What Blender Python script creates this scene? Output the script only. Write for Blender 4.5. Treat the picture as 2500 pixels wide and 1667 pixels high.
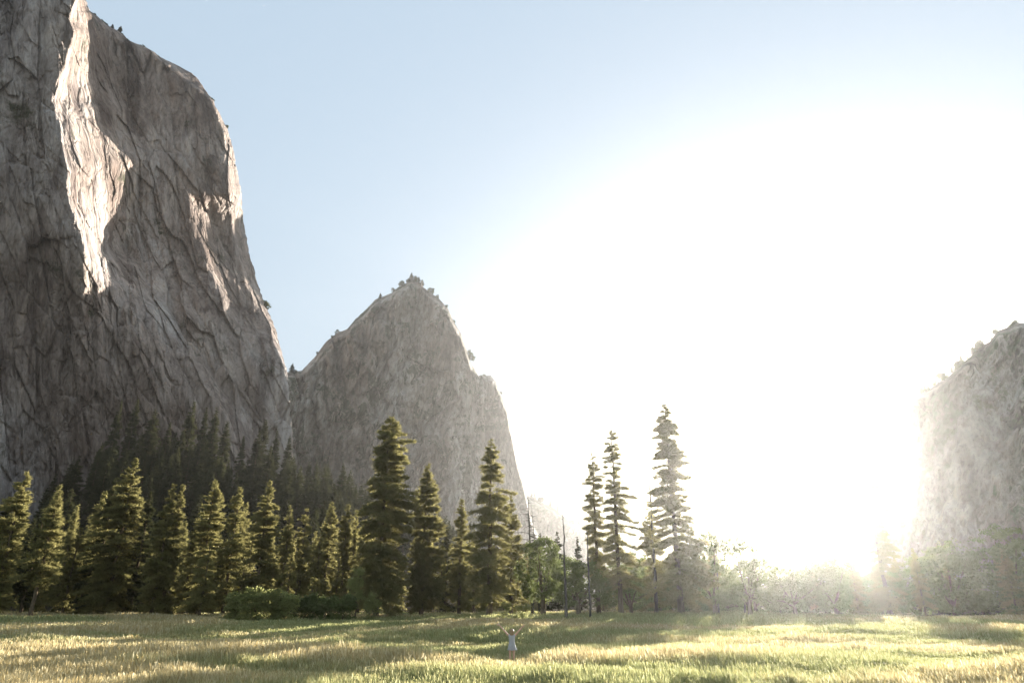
import bpy, math, random
import numpy as np
from mathutils import Vector

for o in list(bpy.data.objects):
    bpy.data.objects.remove(o)
scn = bpy.context.scene
COL = scn.collection
R = math.radians

# ------------------------------------------------------------------ camera
PITCH = 21.2
F = 2500 * 24 / 36.0
CAMZ = 2.6
cam_data = bpy.data.cameras.new('camera')
cam_data.lens = 24
cam_data.sensor_width = 36
cam_data.clip_start = 0.1
cam_data.clip_end = 20000
cam = bpy.data.objects.new('camera', cam_data)
COL.objects.link(cam)
cam.location = (0, 0, CAMZ)
cam.rotation_euler = (R(90 + PITCH), 0, 0)
scn.camera = cam

# ------------------------------------------------------------------ sky and sun
SUN_AZ, SUN_EL = 23.4, 9.3          # degrees, azimuth clockwise from +Y
world = bpy.data.worlds.new('World')
scn.world = world
world.use_nodes = True
wn = world.node_tree
for n in list(wn.nodes):
    wn.nodes.remove(n)
sky = wn.nodes.new('ShaderNodeTexSky')
sky.sky_type = 'NISHITA'
sky.sun_disc = False
sky.sun_elevation = R(SUN_EL)
sky.sun_rotation = R(SUN_AZ)
sky.altitude = 1200
sky.air_density = 1.0
sky.dust_density = 0.8
sky.ozone_density = 1.6
bg = wn.nodes.new('ShaderNodeBackground')
bg.inputs['Strength'].default_value = 0.15
wo = wn.nodes.new('ShaderNodeOutputWorld')
gam = wn.nodes.new('ShaderNodeGamma')      # hazy air evens the sky out
gam.inputs[1].default_value = 0.11
wn.links.new(sky.outputs[0], gam.inputs[0])
hsv = wn.nodes.new('ShaderNodeHueSaturation')
hsv.inputs['Saturation'].default_value = 3.1
wn.links.new(gam.outputs[0], hsv.inputs['Color'])
wn.links.new(hsv.outputs[0], bg.inputs[0])
wn.links.new(bg.outputs[0], wo.inputs[0])

sun_data = bpy.data.lights.new('sun', 'SUN')
sun_data.energy = 5.0
sun_data.angle = R(0.5)
sun_data.color = (1.0, 0.93, 0.83)
sun = bpy.data.objects.new('sun', sun_data)
COL.objects.link(sun)
sdir = Vector((math.sin(R(SUN_AZ)) * math.cos(R(SUN_EL)), math.cos(R(SUN_AZ)) * math.cos(R(SUN_EL)), math.sin(R(SUN_EL))))
sun.rotation_euler = sdir.to_track_quat('Z', 'Y').to_euler()

scn.view_settings.view_transform = 'Standard'
scn.view_settings.look = 'None'
scn.view_settings.gamma = 1
scn.view_settings.exposure = 2.33
scn.render.engine = 'CYCLES'
cy = scn.cycles
cy.use_denoising = True
cy.max_bounces = 6
cy.diffuse_bounces = 3
cy.transmission_bounces = 4
cy.volume_bounces = 1
cy.transparent_max_bounces = 4
cy.sample_clamp_indirect = 6

HAZE_DENSITY = 0.00009
HAZE_G = 0.88

# ------------------------------------------------------------------ small helpers
def ray(px, py):
    """world direction of a bearing given in the 2500 wide survey picture (arrays allowed)"""
    x = (np.asarray(px, float) - 1250) / F
    y = (833.5 - np.asarray(py, float)) / F
    c, s = math.cos(R(PITCH)), math.sin(R(PITCH))
    return x, c - y * s, s + y * c

def at(px, py, dist):
    """world point seen at a bearing, dist = horizontal distance in metres"""
    x, y, z = ray(px, py)
    h = np.sqrt(x * x + y * y)
    return x / h * dist, y / h * dist, CAMZ + z / h * dist

def mpp(px, py, dist):
    x, y, z = ray(px, py)
    h = math.sqrt(x * x + y * y)
    return dist / h / F

def hash2(ix, iy, seed):
    h = (ix.astype(np.int64) * 374761393 + iy.astype(np.int64) * 668265263 + seed * 974634777) & 0xffffffff
    h = ((h ^ (h >> 13)) * 1274126177) & 0xffffffff
    h = h ^ (h >> 16)
    return (h & 0xffffff) / float(0xffffff)

def vnoise(x, y, seed=0):
    x = np.asarray(x, float); y = np.asarray(y, float)
    ix = np.floor(x); iy = np.floor(y)
    fx = x - ix; fy = y - iy
    fx = fx * fx * fx * (fx * (fx * 6 - 15) + 10); fy = fy * fy * fy * (fy * (fy * 6 - 15) + 10)
    a = hash2(ix, iy, seed); b = hash2(ix + 1, iy, seed)
    c = hash2(ix, iy + 1, seed); d = hash2(ix + 1, iy + 1, seed)
    return (a * (1 - fx) + b * fx) * (1 - fy) + (c * (1 - fx) + d * fx) * fy - 0.5

def fbm(x, y, seed=0, octaves=4, gain=0.5):
    t = 0; a = 1.0; f = 1.0
    for k in range(octaves):
        t = t + a * vnoise(x * f + 17.3 * k, y * f - 9.1 * k, seed + k * 7)
        a *= gain; f *= 2.03
    return t

def slabs(x, y, seed, tilt=1.0):
    """broken rock: every cell is a flat slab with its own depth and tilt; also returns closeness to the crack"""
    ix = np.floor(x); iy = np.floor(y)
    d1 = np.full(x.shape, 9.0); d2 = np.full(x.shape, 9.0); val = np.zeros(x.shape)
    for a in (-1, 0, 1):
        for b in (-1, 0, 1):
            cx = ix + a; cy = iy + b
            px = cx + hash2(cx, cy, seed); py = cy + hash2(cx, cy, seed + 1)
            dx = x - px; dy = y - py
            d = dx * dx + dy * dy
            v = (hash2(cx, cy, seed + 2) - 0.5) + tilt * ((hash2(cx, cy, seed + 3) - 0.5) * 1.6 * dx + (hash2(cx, cy, seed + 4) - 0.5) * 0.7 * dy)
            nearer = d < d1
            d2 = np.where(nearer, d1, np.minimum(d2, d))
            val = np.where(nearer, v, val)
            d1 = np.where(nearer, d, d1)
    return val, np.exp(-(np.sqrt(d2) - np.sqrt(d1)) / 0.06)

def sstep(a, b, x):
    t = np.clip((np.asarray(x, float) - a) / (b - a), 0, 1)
    return t * t * (3 - 2 * t)

def mesh_np(name, verts, faces, mat=None, smooth=False):
    """faces: int array (n,3) or (n,4)"""
    verts = np.asarray(verts, np.float32).reshape(-1, 3)
    faces = np.asarray(faces, np.int32)
    k = faces.shape[1]
    me = bpy.data.meshes.new(name)
    me.vertices.add(len(verts))
    me.vertices.foreach_set('co', verts.ravel())
    me.loops.add(faces.size)
    me.loops.foreach_set('vertex_index', faces.ravel())
    me.polygons.add(len(faces))
    me.polygons.foreach_set('loop_start', np.arange(0, faces.size, k, dtype=np.int32))
    if smooth:
        me.polygons.foreach_set('use_smooth', np.ones(len(faces), bool))
    me.update(calc_edges=True)
    if mat:
        me.materials.append(mat)
    return me

def link(name, data, parent=None):
    o = bpy.data.objects.new(name, data)
    COL.objects.link(o)
    if parent is not None:
        o.parent = parent
    return o

def tag(o, label=None, cat=None, group=None, kind=None):
    if label: o['label'] = label
    if cat: o['category'] = cat
    if group: o['group'] = group
    if kind: o['kind'] = kind
    return o

def empty(name, loc, rz=0.0, scale=None):
    o = bpy.data.objects.new(name, None)
    COL.objects.link(o)
    o.location = loc
    o.rotation_euler = (0, 0, rz)
    if scale is not None:
        o.scale = scale
    return o

def grid_faces(nr, nc, wrap=False):
    i = np.arange(nr - 1)[:, None]; j = np.arange(nc if wrap else nc - 1)[None, :]
    j2 = (j + 1) % nc
    a = i * nc + j; b = i * nc + j2; c = (i + 1) * nc + j2; d = (i + 1) * nc + j
    return np.stack([a, b, c, d], -1).reshape(-1, 4)

# ------------------------------------------------------------------ materials
def new_mat(name):
    m = bpy.data.materials.new(name)
    m.use_nodes = True
    nt = m.node_tree
    for n in list(nt.nodes):
        nt.nodes.remove(n)
    out = nt.nodes.new('ShaderNodeOutputMaterial')
    return m, nt, out

def ramp(nt, src, stops):
    r = nt.nodes.new('ShaderNodeValToRGB')
    el = r.color_ramp.elements
    while len(el) > 1:
        el.remove(el[-1])
    el[0].position = stops[0][0]; el[0].color = (*stops[0][1], 1)
    for p, c in stops[1:]:
        e = el.new(p); e.color = (*c, 1)
    nt.links.new(src, r.inputs[0])
    return r.outputs[0]

def noise(nt, vec, scale, detail=4, rough=0.55, sc3=None, distort=0.0):
    if sc3 is not None:
        mp = nt.nodes.new('ShaderNodeMapping')
        mp.inputs['Scale'].default_value = sc3
        nt.links.new(vec, mp.inputs[0]); vec = mp.outputs[0]
    n = nt.nodes.new('ShaderNodeTexNoise')
    n.inputs['Scale'].default_value = scale
    n.inputs['Detail'].default_value = detail
    n.inputs['Roughness'].default_value = rough
    n.inputs['Distortion'].default_value = distort
    nt.links.new(vec, n.inputs['Vector'])
    return n.outputs[0]

def mixc(nt, a, b, f, mode='MIX'):
    m = nt.nodes.new('ShaderNodeMix')
    m.data_type = 'RGBA'; m.blend_type = mode
    for val, idx in ((f, 0), (a, 6), (b, 7)):
        if hasattr(val, 'is_linked') or hasattr(val, 'links'):
            nt.links.new(val, m.inputs[idx])
        elif idx == 0:
            m.inputs[0].default_value = val
        else:
            m.inputs[idx].default_value = (*val, 1)
    return m.outputs[2]

def geo_pos(nt):
    return nt.nodes.new('ShaderNodeNewGeometry').outputs['Position']

def foliage_mat(name, c0, c1, trans=0.35, tcol=None, scale=0.35):
    m, nt, out = new_mat(name)
    pos = geo_pos(nt)
    n1 = noise(nt, pos, scale, 3)
    col = ramp(nt, n1, [(0.3, c0), (0.7, c1)])
    oi = nt.nodes.new('ShaderNodeObjectInfo')
    hs = nt.nodes.new('ShaderNodeHueSaturation')
    mr = nt.nodes.new('ShaderNodeMapRange')
    mr.inputs['To Min'].default_value = 0.8; mr.inputs['To Max'].default_value = 1.25
    nt.links.new(oi.outputs['Random'], mr.inputs[0])
    nt.links.new(mr.outputs[0], hs.inputs['Value'])
    nt.links.new(col, hs.inputs['Color'])
    d = nt.nodes.new('ShaderNodeBsdfDiffuse')
    t = nt.nodes.new('ShaderNodeBsdfTranslucent')
    nt.links.new(hs.outputs[0], d.inputs[0])
    if tcol is not None:
        tc = mixc(nt, hs.outputs[0], tcol, 0.5)
        nt.links.new(tc, t.inputs[0])
    else:
        nt.links.new(hs.outputs[0], t.inputs[0])
    mx = nt.nodes.new('ShaderNodeMixShader')
    mx.inputs[0].default_value = trans
    nt.links.new(d.outputs[0], mx.inputs[1]); nt.links.new(t.outputs[0], mx.inputs[2])
    nt.links.new(mx.outputs[0], out.inputs[0])
    return m

M = {}
M['needles'] = foliage_mat('lit_needles', (0.13, 0.13, 0.05), (0.235, 0.21, 0.085), 0.48, (0.34, 0.30, 0.12))  # brighter golden conifer needles, sunlight put into the colour
M['needles_dark'] = foliage_mat('shaded_needles', (0.038, 0.042, 0.02), (0.07, 0.07, 0.032), 0.25)  # darker copy for dim and distant conifers, shade put into the colour
M['leaves'] = foliage_mat('oak_leaves', (0.10, 0.125, 0.045), (0.16, 0.185, 0.075), 0.45, (0.25, 0.28, 0.10))
M['leaves_bright'] = foliage_mat('willow_leaves', (0.17, 0.19, 0.07), (0.27, 0.28, 0.11), 0.5, (0.38, 0.38, 0.15))
M['scrub'] = foliage_mat('scrub_leaves', (0.04, 0.05, 0.018), (0.08, 0.09, 0.03), 0.3)

def bark_mat(name, c0, c1):
    m, nt, out = new_mat(name)
    pos = geo_pos(nt)
    n1 = noise(nt, pos, 3.0, 5, 0.65, (3, 3, 0.5))
    col = ramp(nt, n1, [(0.3, c0), (0.7, c1)])
    b = nt.nodes.new('ShaderNodeBsdfPrincipled')
    b.inputs['Roughness'].default_value = 0.9
    b.inputs['Specular IOR Level'].default_value = 0.0
    nt.links.new(col, b.inputs['Base Color'])
    bp = nt.nodes.new('ShaderNodeBump'); bp.inputs['Strength'].default_value = 0.6; bp.inputs['Distance'].default_value = 0.1
    nt.links.new(n1, bp.inputs['Height']); nt.links.new(bp.outputs[0], b.inputs['Normal'])
    nt.links.new(b.outputs[0], out.inputs[0])
    return m
M['bark'] = bark_mat('pine_bark', (0.07, 0.055, 0.038), (0.17, 0.13, 0.088))
M['dead'] = bark_mat('dead_wood', (0.06, 0.055, 0.045), (0.13, 0.12, 0.10))

def rock_mat(name, light, mid, dark, veg, veg_amt=0.3, zs=0.22):
    m, nt, out = new_mat(name)
    pos = geo_pos(nt)
    big = noise(nt, pos, 0.012, 5, 0.6, (1, 1, 0.6), 0.3)
    streak = noise(nt, pos, 0.09, 8, 0.66, (1, 1, zs), 0.15)
    fine = noise(nt, pos, 0.5, 7, 0.72, (1, 1, 0.35))
    def joints(scale, sc3, w, rot):
        mp = nt.nodes.new('ShaderNodeMapping'); mp.inputs['Scale'].default_value = sc3; mp.inputs['Rotation'].default_value = rot
        ad = nt.nodes.new('ShaderNodeVectorMath'); ad.operation = 'ADD'
        nz = nt.nodes.new('ShaderNodeTexNoise'); nz.inputs['Scale'].default_value = 0.05; nz.inputs['Detail'].default_value = 5
        nt.links.new(pos, nz.inputs['Vector'])
        sc = nt.nodes.new('ShaderNodeVectorMath'); sc.operation = 'SCALE'; sc.inputs['Scale'].default_value = 16
        nt.links.new(nz.outputs['Color'], sc.inputs[0])
        nt.links.new(pos, ad.inputs[0]); nt.links.new(sc.outputs[0], ad.inputs[1]); nt.links.new(ad.outputs[0], mp.inputs[0])
        vo = nt.nodes.new('ShaderNodeTexVoronoi'); vo.feature = 'DISTANCE_TO_EDGE'; vo.inputs['Scale'].default_value = scale
        nt.links.new(mp.outputs[0], vo.inputs['Vector'])
        return ramp(nt, vo.outputs['Distance'], [(0.0, (0, 0, 0)), (w, (1, 1, 1))])
    j1 = joints(0.045, (1, 1, 0.28), 0.10, (0.25, 0.1, 0))
    j2 = joints(0.11, (1, 1, 0.5), 0.12, (-0.5, 0.3, 0.4))
    jm = nt.nodes.new('ShaderNodeMath'); jm.operation = 'MULTIPLY_ADD'; jm.inputs[1].default_value = 0.5
    nt.links.new(j2, jm.inputs[0]); nt.links.new(j1, jm.inputs[2])
    col = ramp(nt, streak, [(0.30, dark), (0.43, mid), (0.56, light), (0.70, (light[0] * 1.25, light[1] * 1.2, light[2] * 1.12))])
    tint = ramp(nt, big, [(0.36, (0.56, 0.47, 0.42)), (0.5, (1.0, 0.92, 0.87)), (0.64, (1.22, 1.22, 1.24))])
    col = mixc(nt, col, tint, 1.0, 'MULTIPLY')
    ft = ramp(nt, fine, [(0.34, (0.6, 0.58, 0.56)), (0.5, (1, 1, 1)), (0.66, (1.18, 1.17, 1.15))])
    col = mixc(nt, col, ft, 0.85, 'MULTIPLY')
    jc = ramp(nt, jm.outputs[0], [(0.3, (0.5, 0.47, 0.45)), (1.3, (1, 1, 1))])
    col = mixc(nt, col, jc, 0.45, 'MULTIPLY')
    # dark water stains running down
    st = noise(nt, pos, 0.05, 4, 0.6, (1, 1, 0.06), 0.3)
    sm = ramp(nt, st, [(0.55, (0, 0, 0)), (0.63, (1, 1, 1))])
    col = mixc(nt, col, (dark[0] * 0.75, dark[1] * 0.72, dark[2] * 0.72), sm) if False else mixc(nt, col, mixc(nt, col, (0.55, 0.52, 0.52), 1.0, 'MULTIPLY'), sm)
    # brush holding on ledges
    vg = noise(nt, pos, 0.035, 6, 0.7, (1, 1, 0.8), 0.4)
    vm = ramp(nt, vg, [(0.62 - veg_amt * 0.2, (0, 0, 0)), (0.69 - veg_amt * 0.2, (1, 1, 1))])
    col = mixc(nt, col, veg, vm)
    b = nt.nodes.new('ShaderNodeBsdfPrincipled')
    b.inputs['Roughness'].default_value = 0.92
    b.inputs['Specular IOR Level'].default_value = 0.1
    nt.links.new(col, b.inputs['Base Color'])
    bp = nt.nodes.new('ShaderNodeBump'); bp.inputs['Strength'].default_value = 0.9; bp.inputs['Distance'].default_value = 3.0
    bp2 = nt.nodes.new('ShaderNodeBump'); bp2.inputs['Strength'].default_value = 0.5; bp2.inputs['Distance'].default_value = 0.8
    hsum = nt.nodes.new('ShaderNodeMath'); hsum.operation = 'MULTIPLY_ADD'; hsum.inputs[1].default_value = 0.5
    nt.links.new(jm.outputs[0], hsum.inputs[0]); nt.links.new(streak, hsum.inputs[2])
    nt.links.new(hsum.outputs[0], bp.inputs['Height'])
    nt.links.new(fine, bp2.inputs['Height']); nt.links.new(bp.outputs[0], bp2.inputs['Normal'])
    nt.links.new(bp2.outputs[0], b.inputs['Normal'])
    nt.links.new(b.outputs[0], out.inputs[0])
    return m
M['granite'] = rock_mat('granite', (0.30, 0.272, 0.25), (0.225, 0.196, 0.178), (0.145, 0.12, 0.106), (0.045, 0.045, 0.025), 0.12, 0.12)
M['granite_far'] = rock_mat('granite_brushy', (0.33, 0.315, 0.285), (0.265, 0.25, 0.22), (0.185, 0.17, 0.145), (0.065, 0.07, 0.04), 0.5, 0.13)
M['hill'] = rock_mat('wooded_rock', (0.34, 0.33, 0.29), (0.29, 0.28, 0.245), (0.22, 0.215, 0.18), (0.16, 0.17, 0.11), 0.5, 0.3)

# ------------------------------------------------------------------ ground height
def person_dip(x, y):
    return 0.26 * np.exp(-((x - 0.0) ** 2 + (y - 37.3) ** 2) / 60.0)

def talus(x, y):
    r = np.hypot(x, y); az = np.degrees(np.arctan2(x, y))
    top = np.interp(az, [-60, -38, -34.5, -32, -28, -22, -16, -11, -6, 0, 8], [10, 12, 22, 56, 62, 60, 54, 44, 28, 14, 6])
    return top * sstep(195, 400, r)

def ground_z(x, y):
    x = np.asarray(x, float); y = np.asarray(y, float)
    r = np.hypot(x, y); az = np.degrees(np.arctan2(x, y))
    z = 1.15 * sstep(45, 128, r)
    z = z - 0.35 * sstep(12, 32, az) * sstep(60, 110, r) + 0.1 * sstep(-10, -32, az) * 0
    z = z + 0.55 * fbm(x / 26.0, y / 17.0, 5, 3) * sstep(6, 25, r) * (1 - 0.5 * sstep(90, 130, r))
    z = z - person_dip(x, y)
    z = z + np.where(np.abs(az) < 95, talus(x, y), 0)
    return z

def gz(x, y):
    return float(ground_z(np.array([x]), np.array([y]))[0])

def build_ground():
    rr = np.concatenate([[0.0], np.geomspace(1.5, 20, 18), np.arange(20.8, 150, 0.8), np.geomspace(152, 1220, 90)])
    na = 400
    aa = np.linspace(0, 2 * math.pi, na, endpoint=False)
    Rr, A = np.meshgrid(rr, aa, indexing='ij')
    X = Rr * np.sin(A); Y = Rr * np.cos(A)
    Z = ground_z(X, Y)
    m, nt, out = new_mat('meadow_soil')
    pos = geo_pos(nt)
    n1 = noise(nt, pos, 0.06, 4)
    n2 = noise(nt, pos, 1.5, 5, 0.7)
    c = ramp(nt, n1, [(0.35, (0.07, 0.075, 0.025)), (0.65, (0.13, 0.10, 0.045))])
    c = mixc(nt, c, ramp(nt, n2, [(0.3, (0.6, 0.6, 0.6)), (0.7, (1.2, 1.2, 1.2))]), 0.9, 'MULTIPLY')
    ln = nt.nodes.new('ShaderNodeVectorMath'); ln.operation = 'LENGTH'
    nt.links.new(pos, ln.inputs[0])
    rm = ramp(nt, ln.outputs['Value'], [(0, (0, 0, 0)), (1, (1, 1, 1))])
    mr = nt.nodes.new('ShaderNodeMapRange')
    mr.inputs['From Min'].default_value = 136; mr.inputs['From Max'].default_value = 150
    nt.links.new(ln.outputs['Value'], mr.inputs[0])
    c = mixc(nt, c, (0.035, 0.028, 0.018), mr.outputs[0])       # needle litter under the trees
    b = nt.nodes.new('ShaderNodeBsdfDiffuse')
    nt.links.new(c, b.inputs[0]); nt.links.new(b.outputs[0], out.inputs[0])
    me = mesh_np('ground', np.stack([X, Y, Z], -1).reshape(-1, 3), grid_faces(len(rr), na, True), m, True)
    tag(link('ground', me), kind='structure')
build_ground()

# ------------------------------------------------------------------ grass
def grass_mat():
    m, nt, out = new_mat('meadow_grass')
    pos = geo_pos(nt)
    att = nt.nodes.new('ShaderNodeAttribute'); att.attribute_name = 'tip'
    ra = nt.nodes.new('ShaderNodeAttribute'); ra.attribute_name = 'tone'
    green = ramp(nt, ra.outputs['Fac'], [(0.0, (0.17, 0.215, 0.075)), (1.0, (0.34, 0.385, 0.16))])
    straw = ramp(nt, ra.outputs['Fac'], [(0.0, (0.37, 0.28, 0.12)), (0.6, (0.54, 0.45, 0.25)), (1.0, (0.68, 0.61, 0.40))])
    dr = nt.nodes.new('ShaderNodeAttribute'); dr.attribute_name = 'dry'
    tipm = nt.nodes.new('ShaderNodeMath'); tipm.operation = 'MULTIPLY_ADD'
    tipm.inputs[1].default_value = 0.28
    nt.links.new(att.outputs['Fac'], tipm.inputs[0]); nt.links.new(dr.outputs['Fac'], tipm.inputs[2]); tipm.use_clamp = True
    col = mixc(nt, green, straw, tipm.outputs[0])
    d = nt.nodes.new('ShaderNodeBsdfDiffuse'); t = nt.nodes.new('ShaderNodeBsdfTranslucent')
    nt.links.new(col, d.inputs[0]); nt.links.new(col, t.inputs[0])
    mx = nt.nodes.new('ShaderNodeMixShader'); mx.inputs[0].default_value = 0.5
    nt.links.new(d.outputs[0], mx.inputs[1]); nt.links.new(t.outputs[0], mx.inputs[2])
    nt.links.new(mx.outputs[0], out.inputs[0])
    return m

def build_grass():
    rg = np.random.default_rng(11)
    N = 190000
    u = rg.random(N)
    r0, r1 = math.sqrt(20), math.sqrt(141)
    r = (r0 + u * (r1 - r0)) ** 2
    az = R(-46) + rg.random(N) * R(92)
    x = r * np.sin(az); y = r * np.cos(az)
    dens = fbm(x / 7, y / 4, 3, 3) 
    keep = dens > -0.55
    x, y, r = x[keep], y[keep], r[keep]
    n = len(x)
    z = ground_z(x, y)
    dry = np.clip(0.14 + 0.26 * sstep(-2, -20, x) + 2.0 * fbm(x / 22, y / 9, 21, 3) + 0.25 * sstep(34, 27, r) + 0.25 * sstep(95, 125, r), 0, 1)
    hh = 0.42 + 0.45 * fbm(x / 12, y / 7, 31, 3) + 0.35 * np.maximum(fbm(x / 1.6, y / 1.3, 41, 2), 0) + 0.10 * dry
    pd = np.hypot((x - 0.0) / 2.2, (y - 34.8) / 4.0); hh = hh * (1 - 0.62 * np.exp(-pd ** 2))
    K = 8
    P = np.repeat(np.stack([x, y, z], -1), K, 0)
    rr = np.repeat(r, K); dry = np.repeat(dry, K); hh = np.repeat(hh, K)
    m = len(P)
    off = rg.normal(0, 0.10, (m, 2)) * (rr / 30)[:, None] ** 0.5
    P[:, :2] += off
    P[:, 2] -= 0.03
    h = np.clip(hh * rg.uniform(0.6, 1.35, m), 0.14, 1.0)
    ang = rg.random(m) * 2 * math.pi
    w = 0.008 * (rr / 30) ** 0.9 * rg.uniform(0.7, 1.4, m)
    lean = rg.normal(0, 0.22, (m, 2)) + np.array([-0.12, 0.0])
    dx = np.cos(ang) * w; dy = np.sin(ang) * w
    top = P + np.stack([lean[:, 0] * h, lean[:, 1] * h, h], -1)
    midp = P + np.stack([lean[:, 0] * h * 0.25, lean[:, 1] * h * 0.25, h * 0.6], -1)
    W = np.stack([dx, dy, np.zeros(m)], -1)
    # most blades: a slim kite; every fourth carries a wider seed head near the tip
    seed = rg.random(m) < 0.22
    mw = np.where(seed, 0.8, 0.9)[:, None]
    head = P + (top - P) * 0.86
    midp = np.where(seed[:, None], head, midp)
    mwid = np.where(seed, 1.9, 0.9)[:, None]
    V = np.stack([P - W * 0.8, P + W * 0.8, midp + W * mwid, top, midp - W * mwid], 1)
    V = V.reshape(-1, 3)
    b = np.arange(m)[:, None] * 5
    quads = (b + np.array([0, 1, 2, 4])); tris = (b + np.array([4, 2, 3]))
    me = bpy.data.meshes.new('grass')
    me.vertices.add(len(V)); me.vertices.foreach_set('co', V.astype(np.float32).ravel())
    loops = np.concatenate([quads, tris], 1).ravel().astype(np.int32)
    me.loops.add(len(loops)); me.loops.foreach_set('vertex_index', loops)
    ls = (np.arange(m)[:, None] * 7 + np.array([0, 4])).ravel().astype(np.int32)
    me.polygons.add(len(ls)); me.polygons.foreach_set('loop_start', ls)
    me.update(calc_edges=True)
    tone = rg.random(m)
    for nm, arr in (('tip', np.tile(np.array([0, 0, 0.6, 1, 0.6]), m)), ('tone', np.repeat(tone, 5)), ('dry', np.repeat(np.clip(dry + 0.35 * seed - 0.1, 0, 1), 5))):
        a = me.attributes.new(nm, 'FLOAT', 'POINT')
        a.data.foreach_set('value', arr.astype(np.float32))
    me.materials.append(grass_mat())
    o = link('meadow_grass', me)
    tag(o, 'tall green and straw coloured grass covering the meadow', 'grass', kind='stuff')
build_grass()

# ------------------------------------------------------------------ cliff (granite wall on the left)
SIL = [(-420, -160), (-330, 0), (-240, 75), (-130, 140), (-60, 180), (0, 208), (27, 219), (40, 237), (65, 268), (80, 295), (98, 313), (106, 330), (116, 356),
       (129, 379), (141, 393), (158, 429), (179, 469), (196, 484), (223, 504), (241, 518), (268, 531), (313, 554), (357, 567),
       (411, 578), (469, 589), (545, 595), (625, 611), (695, 630), (753, 651), (799, 671), (857, 688), (907, 701), (960, 706),
       (1050, 712), (1150, 718), (1320, 730)]
LB = [(-420, 195), (-100, 190), (0, 184), (45, 160), (75, 182), (100, 178), (240, 126), (290, 143), (330, 148), (400, 163), (500, 172), (545, 188), (590, 205),
      (650, 222), (720, 240), (800, 248), (1000, 244), (1160, 262), (1320, 275)]
LC = [(-420, 232), (-100, 224), (0, 222), (60, 224), (140, 233), (210, 233), (270, 262), (320, 268), (350, 286), (385, 296), (430, 286), (460, 276), (520, 262),
      (590, 254), (650, 300), (720, 345), (800, 400), (900, 470), (1000, 545), (1150, 600), (1320, 640)]
LD = [(-420, 240), (0, 250), (100, 330), (300, 430), (470, 462), (540, 475), (620, 500), (690, 522), (740, 540), (850, 570), (1000, 620), (1150, 660), (1320, 690)]
LE = [(-420, 245), (0, 262), (100, 350), (300, 455), (470, 466), (500, 490), (570, 520), (640, 545), (670, 564), (720, 580), (850, 630), (1000, 670), (1150, 700), (1320, 720)]
def ipl(tab, y):
    t = np.array(tab, float)
    return np.interp(y, t[:, 0], t[:, 1])

CLIFF_R = [(-420, 500), (0, 450), (400, 425), (800, 410), (1320, 400)]

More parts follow.
